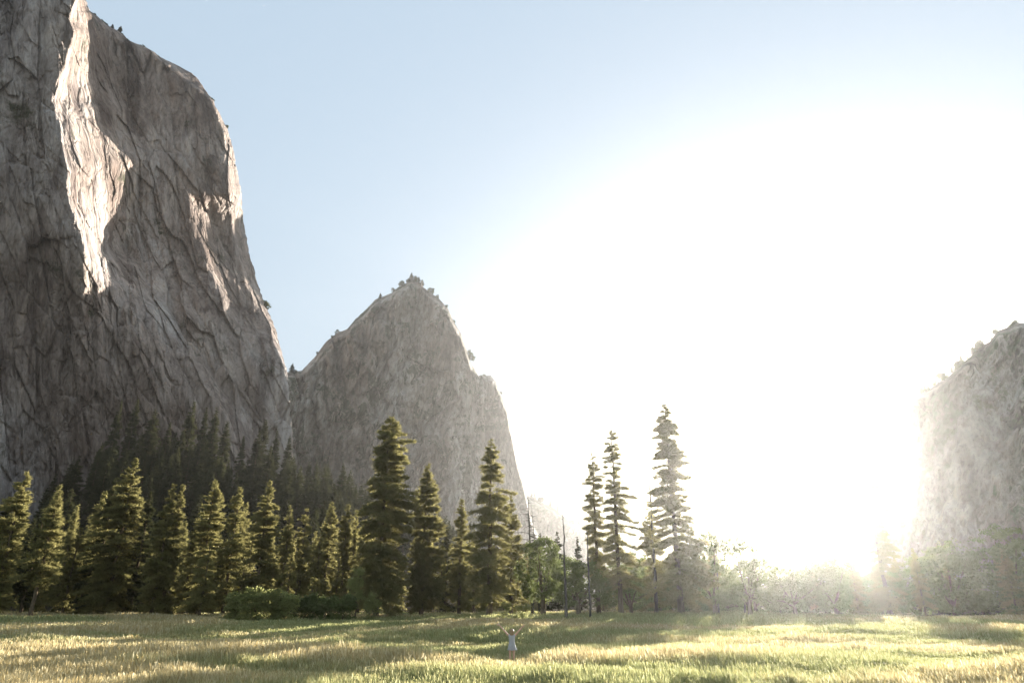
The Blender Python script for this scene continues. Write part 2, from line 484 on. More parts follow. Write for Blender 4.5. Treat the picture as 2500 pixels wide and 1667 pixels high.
def build_cliff():
    ys = np.concatenate([np.arange(-204, -60, 9.0), np.arange(-60, 1230, 2.1), np.arange(1230, 1320, 10)])
    A = np.full_like(ys, -420.0)
    S = ipl(SIL, ys) + 2.2 * fbm(ys / 22, ys * 0, 77, 4) + 2.0 * fbm(ys / 7, ys * 0, 79, 3)
    wob = lambda s, a: a * fbm(ys / 28, ys * 0 + s, s, 4)
    B = ipl(LB, ys) + wob(5, 9); C = ipl(LC, ys) + wob(9, 10)
    D = ipl(LD, ys) + wob(13, 12); E = ipl(LE, ys) + wob(15, 10)
    # left limit of the face that turns to the sun along the right edge
    Fg = ipl([(-420, -170), (0, 200), (240, 508), (268, 523), (320, 543), (430, 554), (540, 566), (680, 592), (760, 636), (830, 666), (900, 694), (1000, 715), (1320, 760)], ys) + wob(17, 6)
    C = C + 20 * sstep(120, 260, ys) * sstep(640, 560, ys)
    B = np.minimum(B, S - 6); C = np.minimum(np.maximum(C, B + 3), S - 5)
    D = np.minimum(np.maximum(D, C + 2), S - 4); E = np.minimum(np.maximum(E, D + 2), S - 3); Fg = np.minimum(np.maximum(Fg, E + 2), S - 1.5)
    R0 = ipl(CLIFF_R, ys)
    C2 = np.minimum(C + 40, S - 4.5); D = np.maximum(D, C2 + 2); D = np.minimum(D, S - 4); E = np.minimum(np.maximum(E, D + 2), S - 3)
    pw = np.clip((E - D - 3) / 30.0, 0, 1) * sstep(900, 720, ys) * sstep(410, 470, ys)
    lo = sstep(560, 820, ys)
    rA = R0 * 1.02; rB = R0 * (0.955 + 0.045 * lo)
    rC = R0 * (1.14 - 0.045 * lo); rC2 = R0 * (1.205 - 0.06 * lo); rD = rC2 + R0 * 0.00022 * (D - C2)
    rE = rD + R0 * (0.004 + 0.066 * pw)
    rE2 = rE + R0 * 0.028 * pw
    E2 = np.minimum(E + 14, S - 2.5); Fg = np.maximum(Fg, E2 + 1)
    Fg = np.minimum(Fg, S - 1.5)
    rF = rE2 + R0 * 0.00026 * (Fg - E2)
    rS = rF + R0 * np.clip((S - Fg) / 30.0, 0.03, 1) * 0.10 * sstep(960, 860, ys)
    wrapn = 14
    cols_front = 430
    def sm(a, n=12):
        for _ in range(n):
            a = np.concatenate([a[:1], 0.25 * a[:-2] + 0.5 * a[1:-1] + 0.25 * a[2:], a[-1:]])
        return a
    rA, rB, rC, rC2, rD, rE, rE2, rF, rS = (sm(q, 30) for q in (rA, rB, rC, rC2, rD, rE, rE2, rF, rS))
    B, C, C2, D, E, E2, Fg = (np.minimum(sm(q, 24), S - o_) for q, o_ in ((B, 6), (C, 5), (C2, 4.5), (D, 4), (E, 3), (E2, 2.5), (Fg, 1.5)))
    # columns spread in proportion to bearing
    W = []
    Rr = []
    for i, y in enumerate(ys):
        kx = [A[i], B[i], C[i], C2[i], D[i], E[i], E2[i], Fg[i], S[i]]
        kr = [rA[i], rB[i], rC[i], rC2[i], rD[i], rE[i], rE2[i], rF[i], rS[i]]
        u = np.linspace(0, 1, cols_front)
        kk = max(-160.0, min(-20.0, S[i] - 160))
        xs = np.where(u < 0.06, A[i] + (kk - A[i]) * u / 0.06, kk + (S[i] - kk) * (u - 0.06) / 0.94)
        W.append(xs); Rr.append(np.interp(xs, kx, kr))
    X = np.array(W); Rd = np.array(Rr)
    Yp = np.repeat(ys[:, None], cols_front, 1)
    # soften the plan so that arrises are not knife sharp
    for _ in range(4):
        Rd[:, 1:-1] = 0.25 * Rd[:, :-2] + 0.5 * Rd[:, 1:-1] + 0.25 * Rd[:, 2:]
    # relief: pillars and flutes, sloping joints, blocky flakes
    wx = X + 9 * fbm(X / 90, Yp / 160, 41, 4)
    wy = Yp + 9 * fbm(X / 60, Yp / 90, 43, 4)
    p1 = fbm(wx / 90, Yp / 520, 1, 3)
    ridg = np.abs(fbm(wx / 34 - Yp / 900, Yp / 400, 2, 4))
    s1, k1 = slabs(wx / 52 - 0.0030 * wy, wy / 190, 61)
    s2, k2 = slabs((wx - 0.45 * wy) / 30, (wy + 0.2 * wx) / 105, 71)
    s3, k3 = slabs(wx / 13 - 0.008 * wy, wy / 34, 81)
    s4, k4 = slabs((wx + 0.3 * wy) / 5.5, wy / 12, 91)
    rough = 0.2 + 0.8 * sstep(-0.25, 0.35, fbm(X / 105 - 2, Yp / 190, 33, 3))
    lean_ = sstep(150, 420, X) * sstep(250, 600, Yp)
    edge = sstep(0, 26, S[:, None] - X)
    amp = 0.35 + 0.65 * edge
    inpatch = sstep(-6, 10, X - B[:, None]) * sstep(-6, 10, C[:, None] - X) * (1 - lo[:, None])
    dR = R0[:, None] * amp * (0.022 * p1 - 0.014 * ridg + (0.016 - 0.006 * lean_) * s1 + (0.006 + 0.010 * lean_) * s2 + 0.003 * (k1 + k2 * lean_) + rough * (0.0048 * s3 + 0.0018 * s4 + 0.001 * k3)) * (1 - 0.35 * inpatch)
    Rd = Rd + dR
    PX, PY, PZ = at(X, Yp, Rd)
    front = np.stack([PX, PY, PZ], -1)
    # the back of the rock, turning away behind the skyline
    last = X[:, -1]; lr = Rd[:, -1]
    bx = []
    for k in range(1, wrapn + 1):
        t = k / wrapn
        xx = last - 260 * t ** 2.2
        rr = lr * (1 + 0.9 * t ** 0.9)
        q = np.array(at(xx, ys, lr))
        qx, qy, _ = at(xx, ys, rr)
        zz = front[:, -1, 2] * (1 - 0.55 * t ** 1.6)
        bx.append(np.stack([qx, qy, zz], -1))
    V = np.concatenate([front, np.stack(bx, 1)], 1)
    nr, nc = V.shape[:2]
    me = mesh_np('cliff_face', V.reshape(-1, 3), grid_faces(nr, nc), M['granite'], False)
    o = link('granite_cliff', me)
    tag(o, 'tall grey granite cliff with two sunlit patches rising past the top left corner', 'cliff', kind='structure')
    return front, ys, X
CLIFF = build_cliff()

# ------------------------------------------------------------------ hills with a skyline
def build_hill(name, sky_pts, dist, mat, label, relief, base_y=1480, step=2.2, seed=0, jag=2.5, rows=260, lean=0.12, back=0.5, back_shift=0, cat='mountain', z0=None):
    t = np.array(sky_pts, float)
    xs = np.arange(t[0, 0], t[-1, 0], step)
    T = np.interp(xs, t[:, 0], t[:, 1])
    T = T + jag * fbm(xs / 14, xs * 0, seed + 3, 4)
    Rb = np.interp(xs, [p[0] for p in dist], [p[1] for p in dist])
    v = np.linspace(0, 1, rows)
    X = np.repeat(xs[None, :], rows, 0)
    Y = base_y + (T[None, :] - base_y) * v[:, None]
    hgt = (base_y - Y) / max(base_y - T.min(), 1)
    Rd = Rb[None, :] * (1 + lean * hgt ** 1.3)
    wx = X + 9 * fbm(X / 70, Y / 90, seed + 41, 4)
    wy = Y + 9 * fbm(X / 60, Y / 70, seed + 43, 4)
    s1, k1 = slabs(wx / 46, wy / 110, seed + 61); s2, k2 = slabs((wx + 0.4 * wy) / 19, wy / 46, seed + 71); s3, k3 = slabs(wx / 7, wy / 15, seed + 81)
    a, b, c, d = relief
    near = sstep(0, 22, Y - T[None, :])
    Rd = Rd + Rb[None, :] * (0.4 + 0.6 * near) * (a * fbm(wx / 80, Y / 240, seed + 1, 3) - b * np.abs(fbm(wx / 26, Y / 90, seed + 2, 4))
                             - c * np.abs(fbm((wx + 0.6 * Y) / 30, Y / 110, seed + 5, 4)) + d * (2.6 * s1 + 1.3 * s2 + 0.5 * s3 + 0.5 * k1 + 0.3 * k2))
    Rd = Rd + Rb[None, :] * 0.03 * (1 - near) ** 2
    P = np.stack(at(X, Y, Rd), -1)
    nb = 12
    out = [P]
    lastR = Rd[-1]; zt = P[-1, :, 2]
    for k in range(1, nb + 1):
        q = k / nb
        rr = lastR * (1 + back * q)
        hx, hy, _ = at(xs + back_shift * q, T, rr)
        zz = zt * (1 - q ** 1.5) - 3 * q
        out.append(np.stack([hx, hy, zz], -1)[None])
    V = np.concatenate(out, 0)
    nr, nc = V.shape[:2]
    me = mesh_np(name, V.reshape(-1, 3), grid_faces(nr, nc), mat, True)
    o = link(name, me)
    tag(o, label, cat, kind='structure')
    return xs, T, Rd[-1]

PEAK = [(600, 1060), (640, 1000), (668, 935), (702, 908), (737, 905), (755, 885), (774, 864), (799, 831), (824, 812), (849, 802), (869, 777), (894, 756),
        (915, 733), (956, 715), (973, 700), (992, 690), (1004, 686), (1029, 690), (1033, 702), (1056, 719), (1073, 731), (1093, 752), (1108, 785),
        (1126, 814), (1139, 851), (1149, 885), (1170, 921), (1176, 916), (1199, 916), (1211, 930), (1222, 959), (1236, 992), (1242, 1025),
        (1251, 1063), (1259, 1108), (1267, 1137), (1280, 1183), (1288, 1225), (1300, 1275), (1330, 1330), (1400, 1400), (1500, 1470)]
peak = build_hill('granite_peak', PEAK, [(600, 880), (800, 865), (1000, 850), (1130, 850), (1230, 860), (1290, 870), (1500, 900)], M['granite_far'],
                  'pointed granite peak with a steep right side behind the tall conifers', (0.05, 0.025, 0.015, 0.007), seed=100, step=1.7, rows=340, lean=0.06, back=0.16)
RIGHT = [(1960, 1440), (2010, 1380), (2050, 1300), (2066, 1220), (2070, 1150), (2077, 1104), (2091, 1071), (2115, 1047), (2154, 1018), (2187, 989), (2206, 980),
         (2230, 970), (2264, 951), (2292, 934), (2321, 913), (2350, 886), (2374, 865), (2402, 840), (2417, 834), (2436, 808), (2465, 798), (2481, 787),
         (2500, 788), (2560, 760), (2650, 700), (2800, 640), (3000, 600), (3300, 640)]
righth = build_hill('wooded_ridge', RIGHT, [(1960, 470), (2200, 455), (2500, 440), (3300, 410)], M['hill'],
                    'hazy wooded ridge rising at the right edge beside the sun', (0.05, 0.022, 0.02, 0.005), seed=200, step=2.4, rows=240, lean=0.25, back=0.25, cat='ridge')
FAR = [(1200, 1180), (1260, 1196), (1300, 1214), (1340, 1233), (1380, 1262), (1430, 1286), (1480, 1312), (1600, 1352), (1750, 1392), (1900, 1420), (2050, 1430), (2200, 1440)]
farh = build_hill('distant_hill', FAR, [(1200, 1010), (2200, 1030)], M['hill'],
                  'faint distant hill sloping down right of the granite peak', (0.04, 0.02, 0.02, 0.006), seed=300, step=3, rows=120, lean=0.08, back=0.05, jag=3.5, cat='hill')

# ------------------------------------------------------------------ trees
def tube(points, radii, sides=7):
    """verts and quad faces of a tapering tube along points"""
    pts = np.array(points, float); n = len(pts)
    V = []
    for i in range(n):
        d = pts[min(i + 1, n - 1)] - pts[max(i - 1, 0)]
        d /= (np.linalg.norm(d) + 1e-9)
        a = np.cross(d, [0.13, 0.98, 0.1] if abs(d[2]) > 0.5 else [0, 0, 1.0]); a /= (np.linalg.norm(a) + 1e-9)
        b = np.cross(d, a)
        th = np.arange(sides) * 2 * math.pi / sides
        V.append(pts[i] + radii[i] * (np.cos(th)[:, None] * a + np.sin(th)[:, None] * b))
    return np.concatenate(V), grid_faces(n, sides, True)

class Acc:
    def __init__(s): s.v = []; s.f = []; s.n = 0
    def add(s, v, f):
        s.v.append(v); s.f.append(np.asarray(f) + s.n); s.n += len(v)
    def mesh(s, name, mat, smooth=True):
        return mesh_np(name, np.concatenate(s.v), np.concatenate(s.f), mat, smooth)

def leaf_tris(rg, centers, dirs, size, width):
    """one slim triangle per centre, pointing along dirs"""
    n = len(centers)
    d = dirs / (np.linalg.norm(dirs, axis=1, keepdims=True) + 1e-9)
    r = rg.normal(0, 1, (n, 3)); s = np.cross(d, r); s /= (np.linalg.norm(s, axis=1, keepdims=True) + 1e-9)
    size = np.broadcast_to(size, n)[:, None]; width = np.broadcast_to(width, n)[:, None]
    a = centers - s * width * 0.5; b = centers + s * width * 0.5; c = centers + d * size
    V = np.stack([a, b, c], 1).reshape(-1, 3)
    return V, np.arange(3 * n).reshape(-1, 3)

def conifer_meshes(seed, H, prof, mat='needles', branches=None, clump=0.42, dens=1.0, lean=0.0, tops=None, trunk_r=None, gap=0.0, up=0.35, droop=0.25, needles=9, fill=1.0):
    """prof: list of (height fraction, radius towards -x, radius towards +x) in metres"""
    rg = np.random.default_rng(seed)
    prof = np.array(prof, float)
    t0 = prof[0, 0]
    span = (1 - t0) * H
    nb = branches or int(span * 6.8 * dens)
    t = t0 + (1 - t0) * np.sort(rg.random(nb)) ** 0.95
    nwh = max(6, int(span / 0.7))
    tw = t0 + (np.round((t - t0) / (1 - t0) * nwh) + rg.normal(0, 0.5, nb)) / nwh * (1 - t0)
    t = np.clip(tw, t0, 0.995)
    az = rg.random(nb) * 2 * math.pi
    prof[:, 1:] *= 0.94
    rl = np.interp(t, prof[:, 0], prof[:, 1]); rr = np.interp(t, prof[:, 0], prof[:, 2])
    cx = np.cos(az)
    L = (rl * (1 - cx) + rr * (1 + cx)) / 2
    # lumpy outline: whole groups of branches are longer or shorter
    lump = fbm(az * 1.1 + seed, t * H / 2.6, seed, 3)
    L = L * np.clip(1.0 + 0.5 * lump, 0.5, 1.3) * rg.uniform(0.62, 1.22, nb)
    ok = rg.random(nb) > gap
    t, az, L = t[ok], az[ok], np.maximum(L[ok], 0.25)
    z0 = t * H
    lx = lean * z0
    slope = up * (2 * (t - t0) / (1 - t0) - 0.9)
    trunk = Acc(); 
    if trunk_r is None: trunk_r = 0.011 * H + 0.05
    tz = np.linspace(0, 0.985, 12)
    wob = rg.normal(0, 0.05, (12, 2)); wob[0] = 0
    pts = np.stack([lean * tz * H + wob[:, 0], wob[:, 1], tz * H], -1)
    rad = trunk_r * (1 - tz) ** 0.85 + 0.03; rad[0] *= 1.25
    trunk.add(*tube(pts, rad, 8))
    # limbs
    order = rg.permutation(len(t))[:min(len(t), 90)]
    C = []; Dn = []; SZ = []
    for i in range(len(t)):
        ca, sa = math.cos(az[i]), math.sin(az[i])
        step = clump * 0.42
        n = max(3, int(L[i] / step * 2.3 * dens ** 0.5 * fill))
        s = (0.12 + 0.9 * rg.random(n) ** 0.8) * L[i]
        spread = 0.26 * (L[i] - s * 0.55)
        lat = rg.normal(0, 1, n) * spread * 0.6
        z = z0[i] + slope[i] * s - droop * s * s / max(L[i], 1) * 0.6 + 0.07 * rg.normal(0, 1, n) + 0.35 * droop * np.maximum(s / L[i] - 0.7, 0) * L[i]
        C.append(np.stack([lx[i] + ca * s - sa * lat, sa * s + ca * lat, z], -1))
        Dn.append(np.stack([ca + 0 * s, sa + 0 * s, 0.35 + 0 * s], -1)); SZ.append(np.full(n, 0.45 + 0.55 * min(1.0, (1 - t[i]) * H / 5.0)))
        if i in order:
            e = 0.85 * L[i]
            p0 = [lx[i], 0, z0[i]]; p1 = [lx[i] + ca * e * 0.5, sa * e * 0.5, z0[i] + slope[i] * e * 0.5 - droop * 0.15 * e]
            p2 = [lx[i] + ca * e, sa * e, z0[i] + slope[i] * e - droop * e * 0.5]
            r0 = 0.012 * L[i] + 0.02
            trunk.add(*tube([p0, p1, p2], [r0, r0 * 0.7, 0.012], 4))
    C = np.concatenate(C); Dn = np.concatenate(Dn)
    k = needles; SZ = np.repeat(np.concatenate(SZ), k)
    C2 = np.repeat(C, k, 0) + rg.normal(0, clump * 0.36, (len(C) * k, 3)) * SZ[:, None] * np.array([1, 1, 0.45])
    D2 = np.repeat(Dn, k, 0) * 0.9 + rg.normal(0, 0.55, (len(C) * k, 3))
    V, Fc = leaf_tris(rg, C2, D2, clump * SZ * rg.uniform(0.6, 1.3, len(C2)), clump * 0.2)
    # leading shoot(s)
    crown = mesh_np('crown', V, Fc, M[mat], False)
    return crown, trunk.mesh('trunk', M['bark'])

def put_tree(name, crown, trunk, x, y, label, cat, group=None, rz=0, scale=None, z=None):
    o = empty(name, (x, y, (gz(x, y) if z is None else z) - 0.1), rz, scale)
    tag(o, label, cat, group)
    link('trunk', trunk, o)
    link('crown', crown, o)
    return o

def copy_tree(o):
    c = o.copy(); COL.objects.link(c)
    for ch in list(o.children):
        d = ch.copy(); COL.objects.link(d); d.parent = c
    return c

def conifer_at(px, py, dist, profpx, label, seed, name='conifer', cat='conifer', **kw):
    """profpx rows: (image y, left px, right px) about the stem, turned into metres at that distance"""
    x, y, ztop = (float(v) for v in at(px, py, dist))
    g = gz(x, y)
    H = ztop - g
    m = mpp(px, py, dist)
    ybase = None
    rows = []
    for yy, l, r in sorted(profpx, key=lambda q: -q[0]):
        _, _, zz = at(px, yy, dist)
        rows.append((min(max((float(zz) - g) / H, 0.02), 1.0), l * m, r * m))
    rows.append((1.0, 0.12, 0.12))
    crown, trunk = conifer_meshes(seed, H, rows, **kw)
    return put_tree(name, crown, trunk, x, y, label, cat)

GF = 'front_trees'
specs = [
 # px, py, dist, profile, label, kwargs
 (66, 1152, 122, [(1480, 30, 30), (1400, 42, 34), (1300, 38, 24), (1210, 25, 16), (1165, 10, 9)], 'blunt topped fir furthest left, lit down its right side', dict(dens=1.6, mat='needles')),
 (20, 1230, 128, [(1480, 45, 40), (1380, 40, 34), (1290, 24, 20)], 'shaded fir cut by the left edge, beside the blunt topped fir', dict(dens=1.4, mat='needles_dark')),
 (146, 1197, 116, [(1425, 40, 46), (1370, 34, 44), (1300, 26, 32), (1240, 14, 16)], 'pointed golden lit pine second from the left with a bare lower trunk', dict(dens=1.5)),
 (106, 1262, 124, [(1470, 20, 20), (1380, 16, 16)], 'slim dim conifer showing between the two leftmost lit trees', dict(dens=1.2, mat='needles_dark')),
 (198, 1288, 135, [(1480, 26, 22), (1380, 18, 16), (1310, 7, 7)], 'small lone treetop in the dark gap right of the golden lit pine', dict(dens=1.2)),
 (333, 1118, 126, [(1485, 72, 50), (1390, 66, 46), (1300, 58, 38), (1230, 42, 30), (1170, 20, 20), (1135, 7, 8)], 'broad dark conifer with a tall pointed tip, third lit top from the left', dict(dens=1.7)),
 (285, 1165, 133, [(1480, 40, 30), (1350, 34, 24), (1230, 16, 14)], 'dim conifer half hidden behind the left side of the broad dark conifer', dict(dens=1.3, mat='needles_dark')),
 (370, 1200, 130, [(1480, 34, 34), (1350, 26, 26), (1260, 14, 14)], 'dim spire just right of the broad dark conifer', dict(dens=1.3, mat='needles_dark')),
 (426, 1182, 120, [(1485, 34, 28), (1380, 36, 28), (1300, 28, 18), (1230, 17, 10)], 'left stem of the twin topped fir with a flaring skirt', dict(dens=1.6)),
 (447, 1184, 120.8, [(1485, 24, 20), (1400, 24, 26), (1370, 20, 24), (1300, 14, 16), (1230, 8, 9)], 'right stem of the twin topped fir, brightly lit edge', dict(dens=1.6)),
 (483, 1263, 132, [(1480, 20, 18), (1360, 12, 11), (1300, 7, 7)], 'slender short spire between the twin topped fir and the next blunt pine', dict(dens=1.3)),
 (528, 1171, 128, [(1480, 34, 44), (1370, 32, 36), (1300, 28, 32), (1230, 19, 22), (1185, 9, 10)], 'tall blunt pine with layered boughs right of the slender short spire', dict(dens=1.4)),
 (587, 1189, 126, [(1480, 30, 34), (1340, 32, 28), (1270, 22, 18), (1220, 12, 10)], 'evenly conical fir with combed boughs left of the tallest pointed fir', dict(dens=1.5)),
 (621, 1280, 131, [(1480, 14, 14), (1360, 12, 11)], 'thin young conifer squeezed left of the tallest pointed fir', dict(dens=1.2)),
 (660, 1173, 118, [(1470, 34, 46), (1400, 30, 44), (1330, 26, 30), (1300, 32, 32), (1260, 28, 28), (1215, 14, 16)], 'tallest pointed fir of the left bank standing behind the bright willow thicket', dict(dens=1.8)),
 (515, 1322, 116, [(1480, 50, 26), (1420, 38, 20), (1360, 18, 12)], 'low leaning bushy pine in front of the layered blunt pine', dict(dens=1.3, lean=0.0)),
 (711, 1233, 132, [(1480, 24, 24), (1340, 16, 18), (1280, 12, 9)], 'small lit top just right of the tallest pointed fir', dict(dens=1.3)),
 (713, 1350, 114, [(1475, 26, 24), (1410, 20, 18)], 'short rounded conifer leaning on the foot of the tallest pointed fir', dict(dens=1.5)),
 (600, 1354, 118, [(1480, 30, 44), (1420, 18, 30)], 'ragged low conifer left of the foot of the tallest pointed fir', dict(dens=0.9)),
 (750, 1241, 134, [(1480, 26, 26), (1340, 24, 20), (1280, 17, 14)], 'wide topped small conifer midway between tallest fir and the giant fluffy pine', dict(dens=1.1)),
 (735, 1331, 124, [(1400, 13, 18), (1370, 8, 16)], 'tiny bright triangular treetop low in the dark gap', dict(dens=1.6)),
 (719, 1296, 127, [(1480, 12, 12), (1360, 8, 9)], 'narrow dim top above the tiny bright triangular treetop', dict(dens=1.1)),
 (784, 1300, 122, [(1460, 20, 24), (1380, 14, 20), (1340, 8, 9)], 'bright midsized cone shaped fir standing alone before the dark wood', dict(dens=1.5)),
 (767, 1338, 124, [(1460, 12, 12), (1390, 8, 9)], 'thin fir touching the left side of the bright cone shaped fir', dict(dens=1.2)),
 (811, 1224, 127, [(1480, 26, 20), (1320, 22, 19), (1260, 10, 12)], 'first of the row of slim spires left of the giant fluffy pine', dict(dens=1.4)),
 (850, 1230, 127, [(1480, 16, 15), (1330, 16, 13), (1270, 11, 10)], 'second of the slim spires, smooth and spindle shaped', dict(dens=1.6)),
 (872, 1243, 129, [(1480, 11, 11), (1330, 9, 9), (1280, 5, 5)], 'thinnest spire in the row beside the giant fluffy pine', dict(dens=1.5)),
 (890, 1268, 126, [(1480, 18, 24), (1370, 16, 20), (1300, 9, 10)], 'last lit spire touching the giant fluffy pine', dict(dens=1.5)),
 (909, 1312, 128, [(1480, 16, 16), (1370, 10, 10)], 'stubby lit conifer tucked against the giant fluffy pine', dict(dens=1.3)),
 (829, 1353, 120, [(1480, 14, 14), (1420, 9, 9)], 'small dim sapling spire above the two lobed yellow green tree', dict(dens=1.1)),
 (766, 1411, 108, [(1470, 16, 13), (1440, 9, 8)], 'left of the three bright saplings at the meadow edge', dict(dens=1.6)),
 (777, 1415, 108.5, [(1470, 11, 12), (1445, 7, 8)], 'middle of the three bright saplings at the meadow edge', dict(dens=1.6)),
 (795, 1417, 109, [(1470, 11, 12), (1445, 7, 8)], 'right of the three bright saplings, standing a little apart', dict(dens=1.6)),
 # the giants
 (950, 1017, 108, [(1468, 30, 62), (1400, 40, 56), (1330, 46, 66), (1250, 40, 70), (1180, 36, 62), (1140, 30, 50), (1110, 28, 54), (1075, 22, 52), (1058, 24, 26), (1030, 12, 24)],
    'giant fluffy pine with a lopsided shoulder and broken double top', dict(dens=1.9, clump=0.52, up=0.3, droop=0.35, lean=0.008, needles=8)),
 (1045, 1131, 112, [(1478, 30, 46), (1410, 32, 52), (1340, 30, 42), (1260, 26, 36), (1190, 16, 24), (1150, 7, 8)],
    'tall narrow pine immediately right of the giant fluffy pine', dict(dens=1.7, clump=0.55)),
 (1128, 1217, 115, [(1478, 22, 24), (1400, 28, 26), (1330, 24, 24), (1270, 14, 14)],
    'medium fir between the tall narrow pine and the layered ponderosa', dict(dens=1.4)),
 (1093, 1290, 135, [(1480, 28, 26), (1380, 20, 18), (1320, 9, 9)], 'hazy green fir deep in the gap behind the medium fir', dict(dens=1.2, mat='needles_dark')),
 (1199, 1071, 104, [(1452, 46, 50), (1400, 52, 52), (1330, 54, 60), (1260, 46, 52), (1190, 36, 42), (1130, 20, 24), (1090, 10, 11)],
    'tall layered ponderosa with a bare orange trunk foot, directly behind the person', dict(dens=1.35, clump=0.5, droop=0.5, up=0.25, trunk_r=0.38)),
 (1248, 1209, 116, [(1478, 20, 34), (1380, 22, 34), (1300, 20, 26), (1250, 12, 12)],
    'hazy fir leaning out from behind the right side of the layered ponderosa', dict(dens=1.2)),
 (1361, 1298, 150, [(1480, 28, 30), (1390, 22, 22), (1340, 13, 13)], 'pale far fir behind the taller bare snag', dict(dens=1.2, mat='needles_dark')),
 (1409, 1311, 152, [(1480, 18, 20), (1390, 14, 14), (1345, 6, 7)], 'pale far fir between the two bare snags', dict(dens=1.3, mat='needles_dark')),
 (1318, 1302, 148, [(1480, 24, 24), (1390, 18, 20)], 'small pale fir left of the taller bare snag', dict(dens=1.2, mat='needles_dark')),
 (1340, 1325, 150, [(1480, 20, 20), (1390, 12, 12)], 'lowest pale fir peeping over the green oak', dict(dens=1.1, mat='needles_dark')),
 (1446, 1106, 110, [(1420, 30, 26), (1330, 22, 32), (1270, 26, 26), (1200, 24, 22), (1140, 15, 16), (1118, 7, 9)],
    'left of the pair of thin see-through pines right of the snags', dict(dens=1.35, clump=0.42, gap=0.12, up=0.2, droop=0.4, needles=7, trunk_r=0.3)),
 (1492, 1044, 108, [(1440, 36, 40), (1380, 30, 44), (1300, 30, 44), (1240, 22, 38), (1160, 26, 28), (1100, 20, 20), (1060, 9, 12)],
    'right and taller of the pair of thin see-through pines', dict(dens=1.35, clump=0.44, gap=0.12, up=0.2, droop=0.4, needles=7, trunk_r=0.34)),
 (1621, 985, 104, [(1470, 44, 60), (1400, 50, 66), (1330, 46, 58), (1270, 44, 50), (1200, 48, 44), (1140, 36, 46), (1080, 28, 34), (1030, 22, 20), (1000, 10, 10)],
    'tallest pine of all, washed out by the sun glare', dict(dens=1.6, clump=0.5, gap=0.08, up=0.15, droop=0.45, trunk_r=0.42)),
 (1583, 1222, 112, [(1470, 28, 24), (1400, 26, 26), (1300, 20, 22), (1250, 8, 10)], 'smaller glare washed pine wrapped round a dead spike', dict(dens=1.0, clump=0.55)),
 (2096, 1082, 150, [(1480, 44, 44), (1380, 38, 40), (1280, 30, 34), (1180, 24, 30), (1120, 12, 16)], 'faint fir standing right of the sun against the wooded ridge', dict(dens=1.2)),
]
sd = 500
for px, py, dist, prof, label, kw in specs:
    sd += 1
    conifer_at(px, py, dist, prof, label, sd, **kw)

# ---- bare snags
def snag(px_top, py_top, dist, px_base, label, seed, r0=0.3, stubs=10, stub_len=0.8, name='dead_snag'):
    rg = np.random.default_rng(seed)
    bx, by, _ = (float(v) for v in at(px_base, 1484, dist))
    tx, ty, tz = (float(v) for v in at(px_top, py_top, dist))
    g = gz(bx, by)
    H = tz - g
    a = Acc()
    ts = np.linspace(0, 1, 14)
    pts = np.stack([(tx - bx) * ts + rg.normal(0, 0.03, 14) * (ts > 0), (ty - by) * ts + rg.normal(0, 0.02, 14), H * ts], -1)
    rad = r0 * (1 - 0.78 * ts) * (1 + 0.1 * rg.normal(0, 1, 14)); rad[-1] = 0.03; rad[-2] *= 0.6; rad[0] *= 1.3
    a.add(*tube(pts, rad, 8))
    o = empty(name, (bx, by, g - 0.1))
    tag(o, label, 'dead tree')
    link('trunk', a.mesh('snag_trunk', M['dead']), o)
    for k in range(stubs):
        t = rg.uniform(0.3, 0.97); i = t * 13
        p = np.array([np.interp(t, ts, pts[:, c]) for c in range(3)])
        az = rg.random() * 6.283; L = stub_len * rg.uniform(0.3, 1.2) * (1.4 - t)
        q = p + np.array([math.cos(az) * L, math.sin(az) * L, rg.uniform(-0.35, 0.1) * L])
        b = Acc()
        b.add(*tube([p, (p + q) / 2 + [0, 0, 0.04 * L], q], [0.05, 0.035, 0.012], 4))
        link('branch', b.mesh('snag_branch', M['dead']), o)
    return o
snag(1289, 1199, 110, 1300, 'pair of bare snags: upright one with many fine dead twigs', 1, 0.24, 60, 2.6)
snag(1299, 1245, 113, 1318, 'leaning thin snag just right of the twiggy upright snag', 2, 0.18, 40, 1.6)
snag(1373, 1225, 100, 1383, 'taller of the two bare pole like snags before the green oaks', 3, 0.21, 12, 0.5)
snag(1432, 1278, 98, 1441, 'shorter bare pole like snag at the right end of the green oaks', 4, 0.18, 9, 0.5)
snag(1582, 1125, 110, 1604, 'dead spike rising beside the tallest pine in the glare', 5, 0.26, 14, 0.8)
snag(1746, 1252, 122, 1752, 'thin dead top rising left above the low sunward trees', 6, 0.16, 8, 0.6)
snag(1813, 1252, 124, 1817, 'thin dead top rising right above the low sunward trees', 7, 0.16, 8, 0.6)

